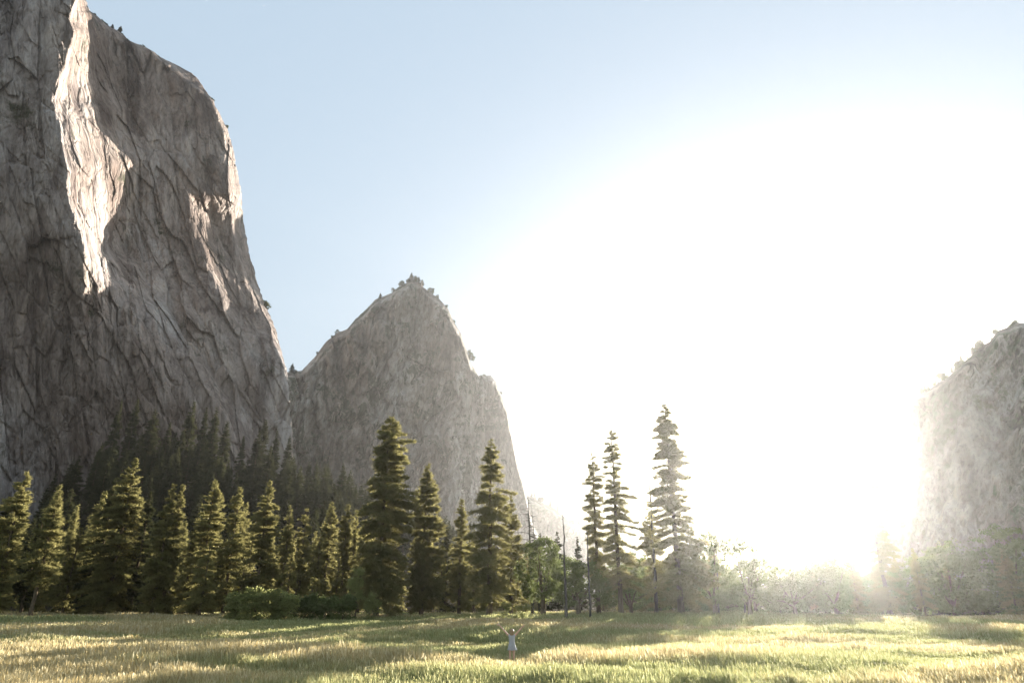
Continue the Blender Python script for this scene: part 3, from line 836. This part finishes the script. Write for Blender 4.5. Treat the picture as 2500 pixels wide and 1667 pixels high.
# ---- broadleaf trees and shrubs
def broadleaf_meshes(seed, lobes, trunk_h, trunk_r, mat, leaf=0.3, n_clumps=230, per=34, clump_r=0.55, forks=7):
    """lobes: (cx, cy, cz, rx, ry, rz)"""
    rg = np.random.default_rng(seed)
    C = []
    vol = np.array([l[3] * l[4] * l[5] for l in lobes]) ** (2 / 3.0); vol = vol / vol.sum()
    for l, w in zip(lobes, vol):
        n = max(6, int(n_clumps * w))
        d = rg.normal(0, 1, (n, 3)); d /= np.linalg.norm(d, axis=1, keepdims=True)
        rad = rg.uniform(0.45, 1.0, n) ** 0.6
        c = np.array(l[:3]) + d * rad[:, None] * np.array(l[3:6])
        C.append(c)
    C = np.concatenate(C)
    C = C[C[:, 2] > 0.1]
    n = len(C)
    sz = clump_r * rg.uniform(0.5, 1.3, n)
    P = np.repeat(C, per, 0) + rg.normal(0, 0.5, (n * per, 3)) * np.repeat(sz, per)[:, None] * np.array([1, 1, 0.7])
    P[:, 2] = np.maximum(P[:, 2], 0.02)
    D = rg.normal(0, 1, (n * per, 3)) + np.array([0, 0, -0.2])
    V, Fc = leaf_tris(rg, P, D, leaf * rg.uniform(0.6, 1.1, len(P)), leaf * 0.6)
    crown = mesh_np('crown', V, Fc, M[mat], False)
    a = Acc()
    a.add(*tube([(0, 0, 0), (0.05, 0, trunk_h * 0.5), (0, 0.05, trunk_h)], [trunk_r * 1.25, trunk_r, trunk_r * 0.7], 8))
    for k in range(forks):
        c = C[rg.integers(n)]
        mid = np.array([c[0] * 0.45, c[1] * 0.45, trunk_h + (c[2] - trunk_h) * 0.4])
        a.add(*tube([(0, 0, trunk_h * rg.uniform(0.55, 1)), mid, c], [trunk_r * 0.5, trunk_r * 0.3, 0.03], 5))
    return crown, a.mesh('trunk', M['bark'])

def broadleaf_at(px, dist, lobes_px, label, seed, mat='leaves', name='oak_tree', cat='broadleaf tree', base_y=1484, trunk_r=0.3, trunk_h=None, skirt=False, **kw):
    """lobes in the survey picture: (px, py, half width, half height), depth equals the width"""
    x, y, _ = (float(v) for v in at(px, base_y, dist))
    g = gz(x, y)
    m = mpp(px, 1400, dist)
    lobes = []
    for lx, ly, w, h in lobes_px:
        qx, qy, qz = (float(v) for v in at(lx, ly, dist))
        dx = (lx - px) * m
        lobes.append((dx, 0, qz - g, w * m, w * m * 0.8, h * m))
    if skirt:
        for lx, ly, w, h in lobes_px[:1]:
            lobes.append(((lx - px) * m, 0, 0.45, w * m * 1.1, w * m * 0.9, 0.75))
    zmin = min(l[2] - l[5] for l in lobes)
    th = trunk_h if trunk_h is not None else max(0.4, zmin + 0.8)
    crown, trunk = broadleaf_meshes(seed, lobes, th, trunk_r, mat, **kw)
    return put_tree(name, crown, trunk, x, y, label, cat)

broadleaf_at(1326, 108, [(1290, 1390, 34, 30), (1330, 1345, 38, 34), (1300, 1340, 22, 20), (1352, 1390, 24, 44), (1310, 1440, 38, 24), (1345, 1440, 18, 24)],
             'left of the two green oaks, its ragged crown under the twiggy snags', 31, n_clumps=330, trunk_r=0.35)
broadleaf_at(1412, 106, [(1385, 1390, 34, 30), (1430, 1400, 40, 34), (1465, 1440, 28, 36), (1400, 1445, 38, 34), (1372, 1430, 26, 34)],
             'right of the two green oaks, domed crown behind both pole like snags', 32, n_clumps=360, trunk_r=0.35)
broadleaf_at(868, 104, [(868, 1394, 16, 9), (862, 1422, 21, 16), (866, 1448, 20, 16)], 'two lobed yellow green young tree at the end of the willow thicket', 33,
             mat='leaves_bright', name='young_tree', leaf=0.24, n_clumps=120, clump_r=0.4, trunk_r=0.1, forks=5)
broadleaf_at(909, 100, [(904, 1468, 12, 22), (918, 1474, 12, 16), (896, 1478, 9, 9)], 'bright green rounded shrub in front of the giant fluffy pine', 34,
             mat='leaves_bright', name='shrub', cat='shrub', skirt=True, leaf=0.2, n_clumps=110, clump_r=0.4, trunk_r=0.06, forks=4)
broadleaf_at(1238, 98, [(1234, 1474, 8, 8), (1240, 1480, 8, 6)], 'tiny bright bush just right of the bare orange trunk', 35,
             mat='leaves_bright', name='shrub', cat='shrub', skirt=True, leaf=0.18, n_clumps=34, clump_r=0.3, trunk_r=0.04, forks=3)
broadleaf_at(1278, 98, [(1270, 1480, 12, 5), (1284, 1478, 14, 7)], 'low bright bush in the grass below the left oak', 36,
             mat='leaves_bright', name='shrub', cat='shrub', skirt=True, leaf=0.18, n_clumps=50, clump_r=0.3, trunk_r=0.04, forks=3)
broadleaf_at(1745, 116, [(1745, 1320, 30, 30), (1725, 1350, 34, 34), (1768, 1350, 28, 40), (1740, 1420, 50, 50)], 'left rounded tree of the low sunward pair under the glare', 37, n_clumps=300, trunk_r=0.35)
broadleaf_at(1830, 120, [(1812, 1322, 24, 26), (1835, 1350, 34, 30), (1870, 1390, 34, 34), (1825, 1420, 54, 50)], 'right rounded tree of the low sunward pair under the glare', 38, n_clumps=300, trunk_r=0.35)
broadleaf_at(1540, 116, [(1520, 1400, 40, 36), (1560, 1420, 40, 44), (1500, 1440, 34, 36)], 'leafy tree filling the gap under the thin see-through pines', 39, n_clumps=260, trunk_r=0.3)
broadleaf_at(1660, 118, [(1650, 1400, 46, 40), (1690, 1410, 34, 44), (1640, 1440, 50, 36)], 'leafy tree at the foot of the tallest pine', 40, n_clumps=260, trunk_r=0.3)
broadleaf_at(1940, 128, [(1925, 1405, 34, 28), (1960, 1420, 40, 30), (1930, 1450, 50, 30)], 'low leafy tree directly below the sun', 41, n_clumps=240, trunk_r=0.3)
broadleaf_at(2040, 130, [(2030, 1380, 36, 34), (2060, 1410, 36, 34), (2040, 1450, 50, 30)], 'leafy tree at the foot of the wooded ridge, left of the faint fir', 42, n_clumps=240, trunk_r=0.3)

# willow thicket: seven bushes one can tell apart
rgb_ = random.Random(5)
thick = [(578, 1452, 26, 'leftmost willow bush of the thicket below the tallest pointed fir'), (615, 1446, 30, 'second willow bush of the thicket, pale tipped'),
         (655, 1445, 30, 'tallest pale tipped willow bush in the middle of the thicket'), (697, 1450, 30, 'willow bush under the short rounded conifer'),
         (742, 1462, 28, 'low dim willow bush under the three bright saplings'), (790, 1464, 28, 'low dim willow bush right of the three bright saplings'),
         (838, 1464, 28, 'rightmost willow bush below the two lobed young tree')]
for i, (px, py, w, lb) in enumerate(thick):
    o = broadleaf_at(px, 103 + rgb_.uniform(-1.5, 1.5), [(px, (py + 1484) / 2, w, (1484 - py) / 2 + 3), (px - w * 0.4, py + 12, w * 0.5, 10), (px + w * 0.45, py + 10, w * 0.5, 10), (px, 1481, w * 1.1, 9)] + [(px + rgb_.uniform(-w, w), py + rgb_.uniform(-9, 12), rgb_.uniform(5, 9), rgb_.uniform(5, 10)) for _ in range(6)],
                 lb, 60 + i, mat='leaves_bright' if i < 4 else 'leaves', name='willow_bush', cat='bush', leaf=0.28, skirt=True, n_clumps=190, clump_r=0.42, trunk_r=0.06, forks=4)
    o['group'] = 'willow thicket at the foot of the firs'

# ---- filler conifers: prototypes copied
rnd = random.Random(77)
protos = []
def proto_shape(k):
    H = 24
    w = [3.6, 3.0, 4.2, 2.6, 3.4][k]
    return H, [(0.04 + 0.03 * k, w * 0.8, w * 0.8), (0.25, w, w * 0.95), (0.5, w * 0.72, w * 0.78), (0.75, w * 0.42, w * 0.4), (0.92, w * 0.15, w * 0.15), (1, 0.1, 0.1)]
def make_proto(k, mat):
    H, pr = proto_shape(k % 5)
    return conifer_meshes(900 + k, H, pr, mat=mat, dens=1.25, clump=0.7, needles=6)
back_meshes = [make_proto(k, 'needles') for k in range(5)]
dark_meshes = [make_proto(k + 5, 'needles_dark') for k in range(5)]

def scatter(n, azr, rrange, hrange, meshes, label, group, mind, seed, hfun=None, name='conifer', cat='conifer'):
    rn = random.Random(seed)
    pts = []; tries = 0
    roots = {}
    while len(pts) < n and tries < n * 60:
        tries += 1
        az = R(rn.uniform(*azr)); r = math.sqrt(rn.uniform(rrange[0] ** 2, rrange[1] ** 2))
        x, y = r * math.sin(az), r * math.cos(az)
        if any((x - a) ** 2 + (y - b) ** 2 < mind * mind for a, b in pts):
            continue
        H = rn.uniform(*hrange)
        if hfun: H = hfun(math.degrees(az), r, H)
        if H is None: continue
        pts.append((x, y))
        k = rn.randrange(len(meshes))
        sw = H / 24 * rn.uniform(0.85, 1.15)
        if k not in roots:
            roots[k] = put_tree(name, meshes[k][0], meshes[k][1], x, y, label, cat, group)
            o = roots[k]
        else:
            o = copy_tree(roots[k])
        o.location = (x, y, gz(x, y) - 0.1)
        o.rotation_euler = (0, 0, rn.uniform(0, 6.28))
        o.scale = (sw, sw, H / 24)
    return len(pts)

# belt just behind the front row
def belt_h(az, r, H):
    lim = np.interp(az, [-40, -34, -31, -24, -16, -9, -4, 0, 4, 8, 12, 16, 20, 24, 30, 40], [17, 17, 20, 19, 18, 17, 16, 14, 13, 13, 14, 13, 10, 9.5, 13, 14])
    return min(H, lim * (0.8 + 0.35 * rnd.random()))
scatter(84, (-41, 2), (134, 195), (11, 22), back_meshes, 'one of the many dim conifers filling the wood behind the front row', 'dim conifers filling the wood behind the front row', 4.2, 3, belt_h)
scatter(30, (2, 41), (137, 200), (11, 22), back_meshes, 'one of the pale conifers scattered behind the glare on the right', 'pale conifers scattered behind the glare on the right', 5.0, 13, belt_h)
oak_meshes = [broadleaf_meshes(800 + k, [(0, 0, 6.5, 4.2, 4, 3.4), (2.2, 0.5, 8.6 + k * 0.5, 2.6, 2.6, 2.2), (-2.4, -0.6, 4.6, 2.8, 2.8, 2.6), (1.5, 0, 2.2, 3.6, 3.4, 1.8)], 2.4, 0.28, 'leaves', leaf=0.42, n_clumps=230, per=30, clump_r=0.7) for k in range(3)]
def oaks(n, azr, rr, seed, hs):
    rn = random.Random(seed); roots = {}
    for i in range(n):
        az = R(azr[0] + (azr[1] - azr[0]) * (i + rn.uniform(0.1, 0.9)) / n); r = rn.uniform(*rr)
        x, y = r * math.sin(az), r * math.cos(az); k = i % 3
        if k not in roots:
            o = roots[k] = put_tree('oak_tree', *oak_meshes[k], x, y, 'one of the pale leafy trees closing the meadow edge below the sun and the ridge', 'broadleaf tree', 'leafy trees closing the meadow edge on the right')
        else:
            o = copy_tree(roots[k])
        sc = rn.uniform(*hs)
        o.location = (x, y, gz(x, y) - 0.1); o.rotation_euler = (0, 0, rn.uniform(0, 6.28)); o.scale = (sc * rn.uniform(1, 1.4), sc * rn.uniform(1, 1.4), sc)
oaks(15, (9, 24), (132, 158), 5, (0.6, 1.05))
oaks(9, (24, 41), (134, 180), 6, (0.5, 1.3))
# shaded wood on the talus
def slope_h(az, r, H):
    if az < -34.5 and r > 300: return None
    if az > -11 and r < 290: return None
    if r > 325: H *= 0.62
    return H
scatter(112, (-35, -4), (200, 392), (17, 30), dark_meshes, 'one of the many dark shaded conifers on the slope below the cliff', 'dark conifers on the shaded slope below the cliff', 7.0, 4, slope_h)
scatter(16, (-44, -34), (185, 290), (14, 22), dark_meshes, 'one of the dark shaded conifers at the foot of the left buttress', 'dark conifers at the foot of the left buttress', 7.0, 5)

# the rest of that wood reads as one mass
def forest_mass(n, name, label, region):
    rn = random.Random(12); rg = np.random.default_rng(8)
    VV = []
    src = []
    for cr, tr in dark_meshes[:3]:
        c = np.empty(len(cr.vertices) * 3, np.float32); cr.vertices.foreach_get('co', c)
        c = c.reshape(-1, 3, 3); c = c[rg.permutation(len(c))[:5200]]
        mid = c.mean(1, keepdims=True); src.append(mid + (c - mid) * 1.7)
    for i in range(n):
        az = R(rn.uniform(*region[0])); r = math.sqrt(rn.uniform(region[1][0] ** 2, region[1][1] ** 2))
        x, y = r * math.sin(az), r * math.cos(az)
        if math.degrees(az) > -11 and r < 290: continue
        k = rn.uniform(13, 24) / 24; th = rn.uniform(0, 6.28)
        c = src[i % 3] * k
        q = c.copy(); q[..., 0] = c[..., 0] * math.cos(th) - c[..., 1] * math.sin(th); q[..., 1] = c[..., 0] * math.sin(th) + c[..., 1] * math.cos(th)
        VV.append((q + np.array([x, y, gz(x, y)])).reshape(-1, 3))
    V = np.concatenate(VV)
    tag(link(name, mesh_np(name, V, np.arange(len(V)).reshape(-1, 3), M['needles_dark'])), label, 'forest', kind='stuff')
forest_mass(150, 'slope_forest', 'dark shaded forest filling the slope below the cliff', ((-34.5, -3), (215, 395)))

# tall ones standing out above the dark slope
sl = [(298, 978, 'tallest dark spire on the slope, beside the pillar edge'), (337, 976, 'twin of the tallest dark spire, just to its right'), (380, 999, 'lone dark cone against the pale lower cliff'),
      (417, 1029, 'short dark cone right of the lone dark cone'), (449, 1048, 'lowest dark cone left of the dark cluster'), (475, 981, 'thin tall dark pine at the left of the dark cluster'),
      (505, 996, 'left crown of the wide dark cluster under the cliff'), (530, 996, 'middle crown of the wide dark cluster under the cliff'), (556, 1028, 'right crown of the wide dark cluster under the cliff'),
      (596, 1062, 'low dark pine right of the wide dark cluster'), (634, 1052, 'stout dark pine leaning against a taller thin one'), (649, 1025, 'thin tall dark pine near the saddle'),
      (677, 1052, 'rounded dark pine below the saddle'), (708, 1064, 'faint dark pine right of the rounded one below the saddle')]
for i, (px, py, lb) in enumerate(sl):
    dist = 372 + (i % 3) * 7
    x, y, zt = (float(v) for v in at(px, py, dist))
    g = gz(x, y)
    k = i % 5
    H = max(14, zt - g)
    sw = min(H / 24, 1.25) * (0.75 + 0.2 * (i % 3))
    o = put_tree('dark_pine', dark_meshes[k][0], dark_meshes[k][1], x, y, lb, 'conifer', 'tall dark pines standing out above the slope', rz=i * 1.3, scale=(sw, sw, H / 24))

# ---- little trees and scrub on the skylines
bush_meshes = [broadleaf_meshes(700 + k, [(0, 0, 13, 8, 8, 7), (4 * (-1) ** k, 2, 17, 5, 5, 4 + k), (-5, 0, 9, 6, 6, 5)], 8, 0.9, 'scrub', leaf=2.0, n_clumps=60, per=24, clump_r=2.2) for k in range(3)]
def ridge_tree(px, py, dist, h, label, k, wide=1.0, kind='conifer', group='small trees on the cliff skyline'):
    h = h * 0.72
    x, y, z = (float(v) for v in at(px, py, dist))
    s = h / 24.0
    if any(w in label for w in ('bush', 'round', 'scrub', 'tuft', 'open', 'clinging')) or (k % 3 == 0 and 'fringing' in label):
        c_, t_ = bush_meshes[k % 3]
        put_tree('ridge_tree', c_, t_, x, y, label, 'tree', group, rz=k * 1.7, scale=(s, s, s), z=z - 1)
        return
    o = put_tree('ridge_tree', dark_meshes[k % 5][0], dark_meshes[k % 5][1], x, y, label, 'tree', group, rz=k * 1.7, scale=(s * 1.6 * wide, s * 1.6 * wide, s), z=z - 1)
def cliff_dist(px, py):
    front, ys, X = CLIFF
    i = int(np.argmin(np.abs(ys - py)))
    p = front[i, -1]
    return math.hypot(p[0], p[1])
cl = [(228, 38, 7, 'two tufts high on the cliff skyline: upper tuft'), (236, 46, 6, 'lower tuft of the two high on the cliff skyline'), (251, 58, 8, 'small round tree on the cliff skyline above the lone pair'),
      (258, 66, 8, 'small bush below the small round tree on the skyline'), (272, 74, 12, 'left tree of the lone pair on the cliff skyline'), (291, 84, 15, 'right and larger tree of the lone pair on the cliff skyline'),
      (312, 104, 8, 'bush at the notch of the cliff skyline'), (343, 114, 6, 'flat bush right of the notch of the cliff skyline'), (350, 114, 6, 'second flat bush right of the notch'),
      (385, 138, 6, 'thin tuft midway down the cliff shoulder'), (517, 246, 8, 'bush where the shoulder turns into the steep edge'), (552, 312, 8, 'bush below the turn of the steep edge'),
      (650, 755, 14, 'scrubby tree clinging low on the steep right edge'), (645, 742, 9, 'smaller scrub above the one clinging low on the steep edge')]
for i, (px, py, h, lb) in enumerate(cl):
    ridge_tree(px - 1, py + 3, cliff_dist(px, py), h, lb, i)
def hill_dist(h, px):
    xs, T, Rt = h
    i = int(np.argmin(np.abs(xs - px)))
    return float(T[i]), float(Rt[i])
pk = [(712, 22, 'pointed little tree in the saddle between cliff and peak'), (722, 10, 'bush right of the pointed tree in the saddle'), (775, 9, 'tuft low on the left ridge of the peak'), (822, 13, 'tuft on the left shoulder of the peak'),
      (812, 9, 'bush just below the left shoulder of the peak'), (928, 16, 'thin tree halfway up the left ridge of the peak'), (960, 14, 'bush below the summit on the left'), (980, 18, 'open tree left of the summit'), (997, 14, 'bush hugging the summit from the left'),
      (1004, 24, 'pointed tree on the very summit of the peak'), (1012, 20, 'rounded tree right beside the summit tree'), (1022, 18, 'third tree of the summit clump'), (1030, 16, 'last tree of the summit clump'),
      (1051, 20, 'round tree on the step right of the summit'), (1067, 12, 'flat bush right of the round tree on the step'), (1090, 10, 'bush high on the right ridge of the peak'),
      (1108, 10, 'small scrub on the steep right ridge'), (1147, 26, 'tree clinging to the steep right edge of the peak'), (1172, 10, 'scrub in the notch of the right edge'), (1183, 10, 'scrub on the small knob of the right edge'), (1222, 10, 'scrub below the knob on the right edge')]
for i, (px, h, lb) in enumerate(pk):
    T, d = hill_dist(peak, px)
    ridge_tree(px, T + 4, d, h, lb, i, wide=1.1, group='small trees on the peak skyline')
rn = random.Random(9)
for i in range(46):
    px = rn.uniform(2085, 2520)
    T, d = hill_dist(righth, px)
    ridge_tree(px, T + 5, d, rn.uniform(6, 12), 'one of the small trees fringing the crest of the wooded ridge', i, group='small trees along the crest of the wooded ridge')
for i in range(26):
    px = rn.uniform(1290, 1600)
    T, d = hill_dist(farh, px)
    ridge_tree(px, T + 4, d, rn.uniform(8, 20), 'one of the tiny trees fringing the crest of the distant hill', i, group='tiny trees along the crest of the distant hill')

# ------------------------------------------------------------------ person
def simple_mat(name, col, rough=0.7, sub=0.0, trans=0.0):
    m, nt, out = new_mat(name)
    pos = geo_pos(nt)
    n = noise(nt, pos, 14, 3)
    c = ramp(nt, n, [(0.3, tuple(v * 0.9 for v in col)), (0.7, tuple(min(1, v * 1.08) for v in col))])
    b = nt.nodes.new('ShaderNodeBsdfPrincipled')
    b.inputs['Roughness'].default_value = rough
    nt.links.new(c, b.inputs['Base Color'])
    if sub: b.inputs['Subsurface Weight'].default_value = sub
    if trans:
        t = nt.nodes.new('ShaderNodeBsdfTranslucent'); nt.links.new(c, t.inputs[0])
        mx = nt.nodes.new('ShaderNodeMixShader'); mx.inputs[0].default_value = trans
        nt.links.new(b.outputs[0], mx.inputs[1]); nt.links.new(t.outputs[0], mx.inputs[2]); nt.links.new(mx.outputs[0], out.inputs[0])
    else:
        nt.links.new(b.outputs[0], out.inputs[0])
    return m

def build_person():
    px, dist = 1249.5, 37.6
    x, y, _ = (float(v) for v in at(px, 1608, dist))
    g = gz(x, y)
    skin = simple_mat('skin', (0.60, 0.36, 0.26), 0.55)
    cloth = simple_mat('blue_grey_cotton', (0.46, 0.47, 0.50), 0.85, trans=0.2)
    hairm = simple_mat('dark_blond_hair', (0.34, 0.24, 0.13), 0.5, trans=0.15)
    V = []; E = []; RD = []; roots = []
    def chain(pts, start=None, root=False):
        prev = start
        for k, (p, r) in enumerate(pts):
            V.append(p); RD.append(r); i = len(V) - 1
            if prev is not None: E.append((prev, i))
            elif root: roots.append(i)
            prev = i
        return prev
    # person faces +Y (away from the camera); x to the right of the picture
    chain([((0, 0, 0.92), 0.115)], root=True)
    w = chain([((0, 0.0, 1.06), 0.095), ((0, 0, 1.20), 0.105), ((0, 0.005, 1.33), 0.10)], 0)
    nk = chain([((0, 0.0, 1.42), 0.048), ((0, -0.005, 1.48), 0.05), ((0, -0.015, 1.545), 0.085), ((0, -0.02, 1.60), 0.075), ((0, -0.022, 1.635), 0.04)], w)
    for s in (-1, 1):
        chain([((0.085 * s, 0, 0.83), 0.082), ((0.095 * s, 0.005, 0.66), 0.068), ((0.10 * s, 0.0, 0.48), 0.050), ((0.10 * s, -0.01, 0.34), 0.050), ((0.105 * s, 0.0, 0.10), 0.032),
               ((0.11 * s, 0.02, 0.045), 0.036), ((0.115 * s, 0.12, 0.03), 0.03)], 0)
    arms = {-1: [(-0.165, 0.01, 1.36), (-0.42, 0.03, 1.62), (-0.62, 0.06, 1.83)], 1: [(0.165, 0.01, 1.36), (0.36, 0.08, 1.58), (0.52, 0.16, 1.75)]}
    for s in (-1, 1):
        a, e, h = (np.array(q) for q in arms[s])
        end = chain([(tuple(a), 0.056), (tuple((a + e) / 2), 0.047), (tuple(e), 0.041), (tuple(e + (h - e) * 0.4), 0.040), (tuple(h), 0.028)], w)
        d = (h - e) / np.linalg.norm(h - e)
        out = np.array([s * 0.85, 0.1, 0.25]) if s < 0 else np.array([0.75, 0.1, 0.5])
        out /= np.linalg.norm(out)
        side = np.cross(out, [0, 1, 0]); side /= np.linalg.norm(side)
        palm0 = h + out * 0.03; palm1 = h + out * 0.085
        chain([(tuple(palm0), 0.026), (tuple(palm1), 0.030)], end)
        for fi, (o_, ln) in enumerate(((-0.030, 0.066), (-0.010, 0.078), (0.011, 0.073), (0.031, 0.058))):
            b0 = palm1 + side * o_ * 0.8 - out * 0.01
            f1 = palm1 + side * o_ * 1.15 + out * ln * 0.45
            f2 = palm1 + side * o_ * 1.4 + out * ln * 0.95 + np.array([0, 0.012, 0])
            chain([(tuple(b0), 0.010), (tuple(f1), 0.009), (tuple(f2), 0.0075)], root=True)
        tb = palm0 - side * 0.015; t1 = palm0 - side * 0.05 + out * 0.025; t2 = palm0 - side * 0.068 + out * 0.055
        chain([(tuple(tb), 0.012), (tuple(t1), 0.010), (tuple(t2), 0.009)], root=True)
    me = bpy.data.meshes.new('person')
    me.from_pydata([tuple(float(c) for c in v) for v in V], E, [])
    me.materials.append(skin)
    body = link('person', me)
    body.location = (x, y, g - 0.0)
    tag(body, 'woman in a pale blue dress seen from behind in the grass, both arms raised wide', 'person')
    sk = body.modifiers.new('skin', 'SKIN')
    sv = me.skin_vertices
    if not sv:
        body.data.skin_vertices
    lay = me.skin_vertices[0].data
    for i, r in enumerate(RD):
        lay[i].radius = (r, r * (0.85 if i < 4 else 1.0))
        lay[i].use_root = i in roots
    sb = body.modifiers.new('subsurf', 'SUBSURF'); sb.levels = 2; sb.render_levels = 2
    # face on the far side of the head: nose, ears and the like
    # dress
    prof = [(0.68, 0.212, 0.165, 0.02), (0.71, 0.205, 0.16, 0.018), (0.78, 0.192, 0.15, 0.012), (0.88, 0.175, 0.145, 0.006), (1.00, 0.15, 0.128, 0.0), (1.10, 0.142, 0.12, 0),
            (1.20, 0.15, 0.122, 0), (1.30, 0.165, 0.12, 0), (1.36, 0.185, 0.105, 0), (1.40, 0.17, 0.08, 0), (1.425, 0.10, 0.06, 0)]
    n = 48; Vd = []
    for k, (z, rx, ry, fl) in enumerate(prof):
        for j in range(n):
            th = 2 * math.pi * j / n
            wv = 1 + (0.10 * math.sin(th * 7 + 0.6) + 0.05 * math.sin(th * 11)) * max(0, (0.95 - z) / 0.35)
            Vd.append((rx * math.cos(th) * wv + fl * (1 + math.cos(th)), ry * math.sin(th) * wv, z + 0.012 * math.sin(th * 5) * (z < 0.7)))
    dm = mesh_np('dress', Vd, grid_faces(len(prof), n, True), cloth, True)
    d = link('dress', dm, body)
    so = d.modifiers.new('solid', 'SOLIDIFY'); so.thickness = 0.006
    # hair: shoulder length, falling down the back of the head
    rows = []
    for k, (z, rx, ry, cy_) in enumerate([(1.36, 0.075, 0.035, -0.075), (1.40, 0.10, 0.05, -0.07), (1.45, 0.112, 0.07, -0.06), (1.51, 0.115, 0.095, -0.04), (1.57, 0.112, 0.108, -0.03), (1.62, 0.098, 0.098, -0.027), (1.655, 0.07, 0.07, -0.025), (1.675, 0.03, 0.03, -0.025)]):
        for j in range(n):
            th = 2 * math.pi * j / n
            wv = 1 + 0.04 * math.sin(th * 9 + z * 20) + 0.03 * math.sin(th * 17 + z * 33)
            yy = ry * math.sin(th) * wv
            if z < 1.6 and yy > 0: yy *= 0.35
            rows.append((rx * math.cos(th) * wv, cy_ + yy, z))
    hm = mesh_np('hair', rows, grid_faces(8, n, True), hairm, True)
    link('hair', hm, body)
build_person()

# ------------------------------------------------------------------ haze
def build_haze():
    x0, x1, y0, y1, z0, z1 = -1230, 1230, -1230, 1230, -6, 566
    v = [(x, y, z) for x in (x0, x1) for y in (y0, y1) for z in (z0, z1)]
    f = [(0, 1, 3, 2), (4, 6, 7, 5), (0, 4, 5, 1), (2, 3, 7, 6), (0, 2, 6, 4), (1, 5, 7, 3)]
    me = bpy.data.meshes.new('haze'); me.from_pydata(v, [], f)
    m, nt, out = new_mat('haze')
    pv = nt.nodes.new('ShaderNodeVolumePrincipled')
    pv.inputs['Color'].default_value = (0.97, 0.96, 0.94, 1)
    pv.inputs['Density'].default_value = HAZE_DENSITY
    pv.inputs['Anisotropy'].default_value = HAZE_G
    nt.links.new(pv.outputs[0], out.inputs['Volume'])
    me.materials.append(m)
    o = link('haze', me)
    tag(o, 'sunlit haze filling the valley', 'haze', kind='stuff')
build_haze()
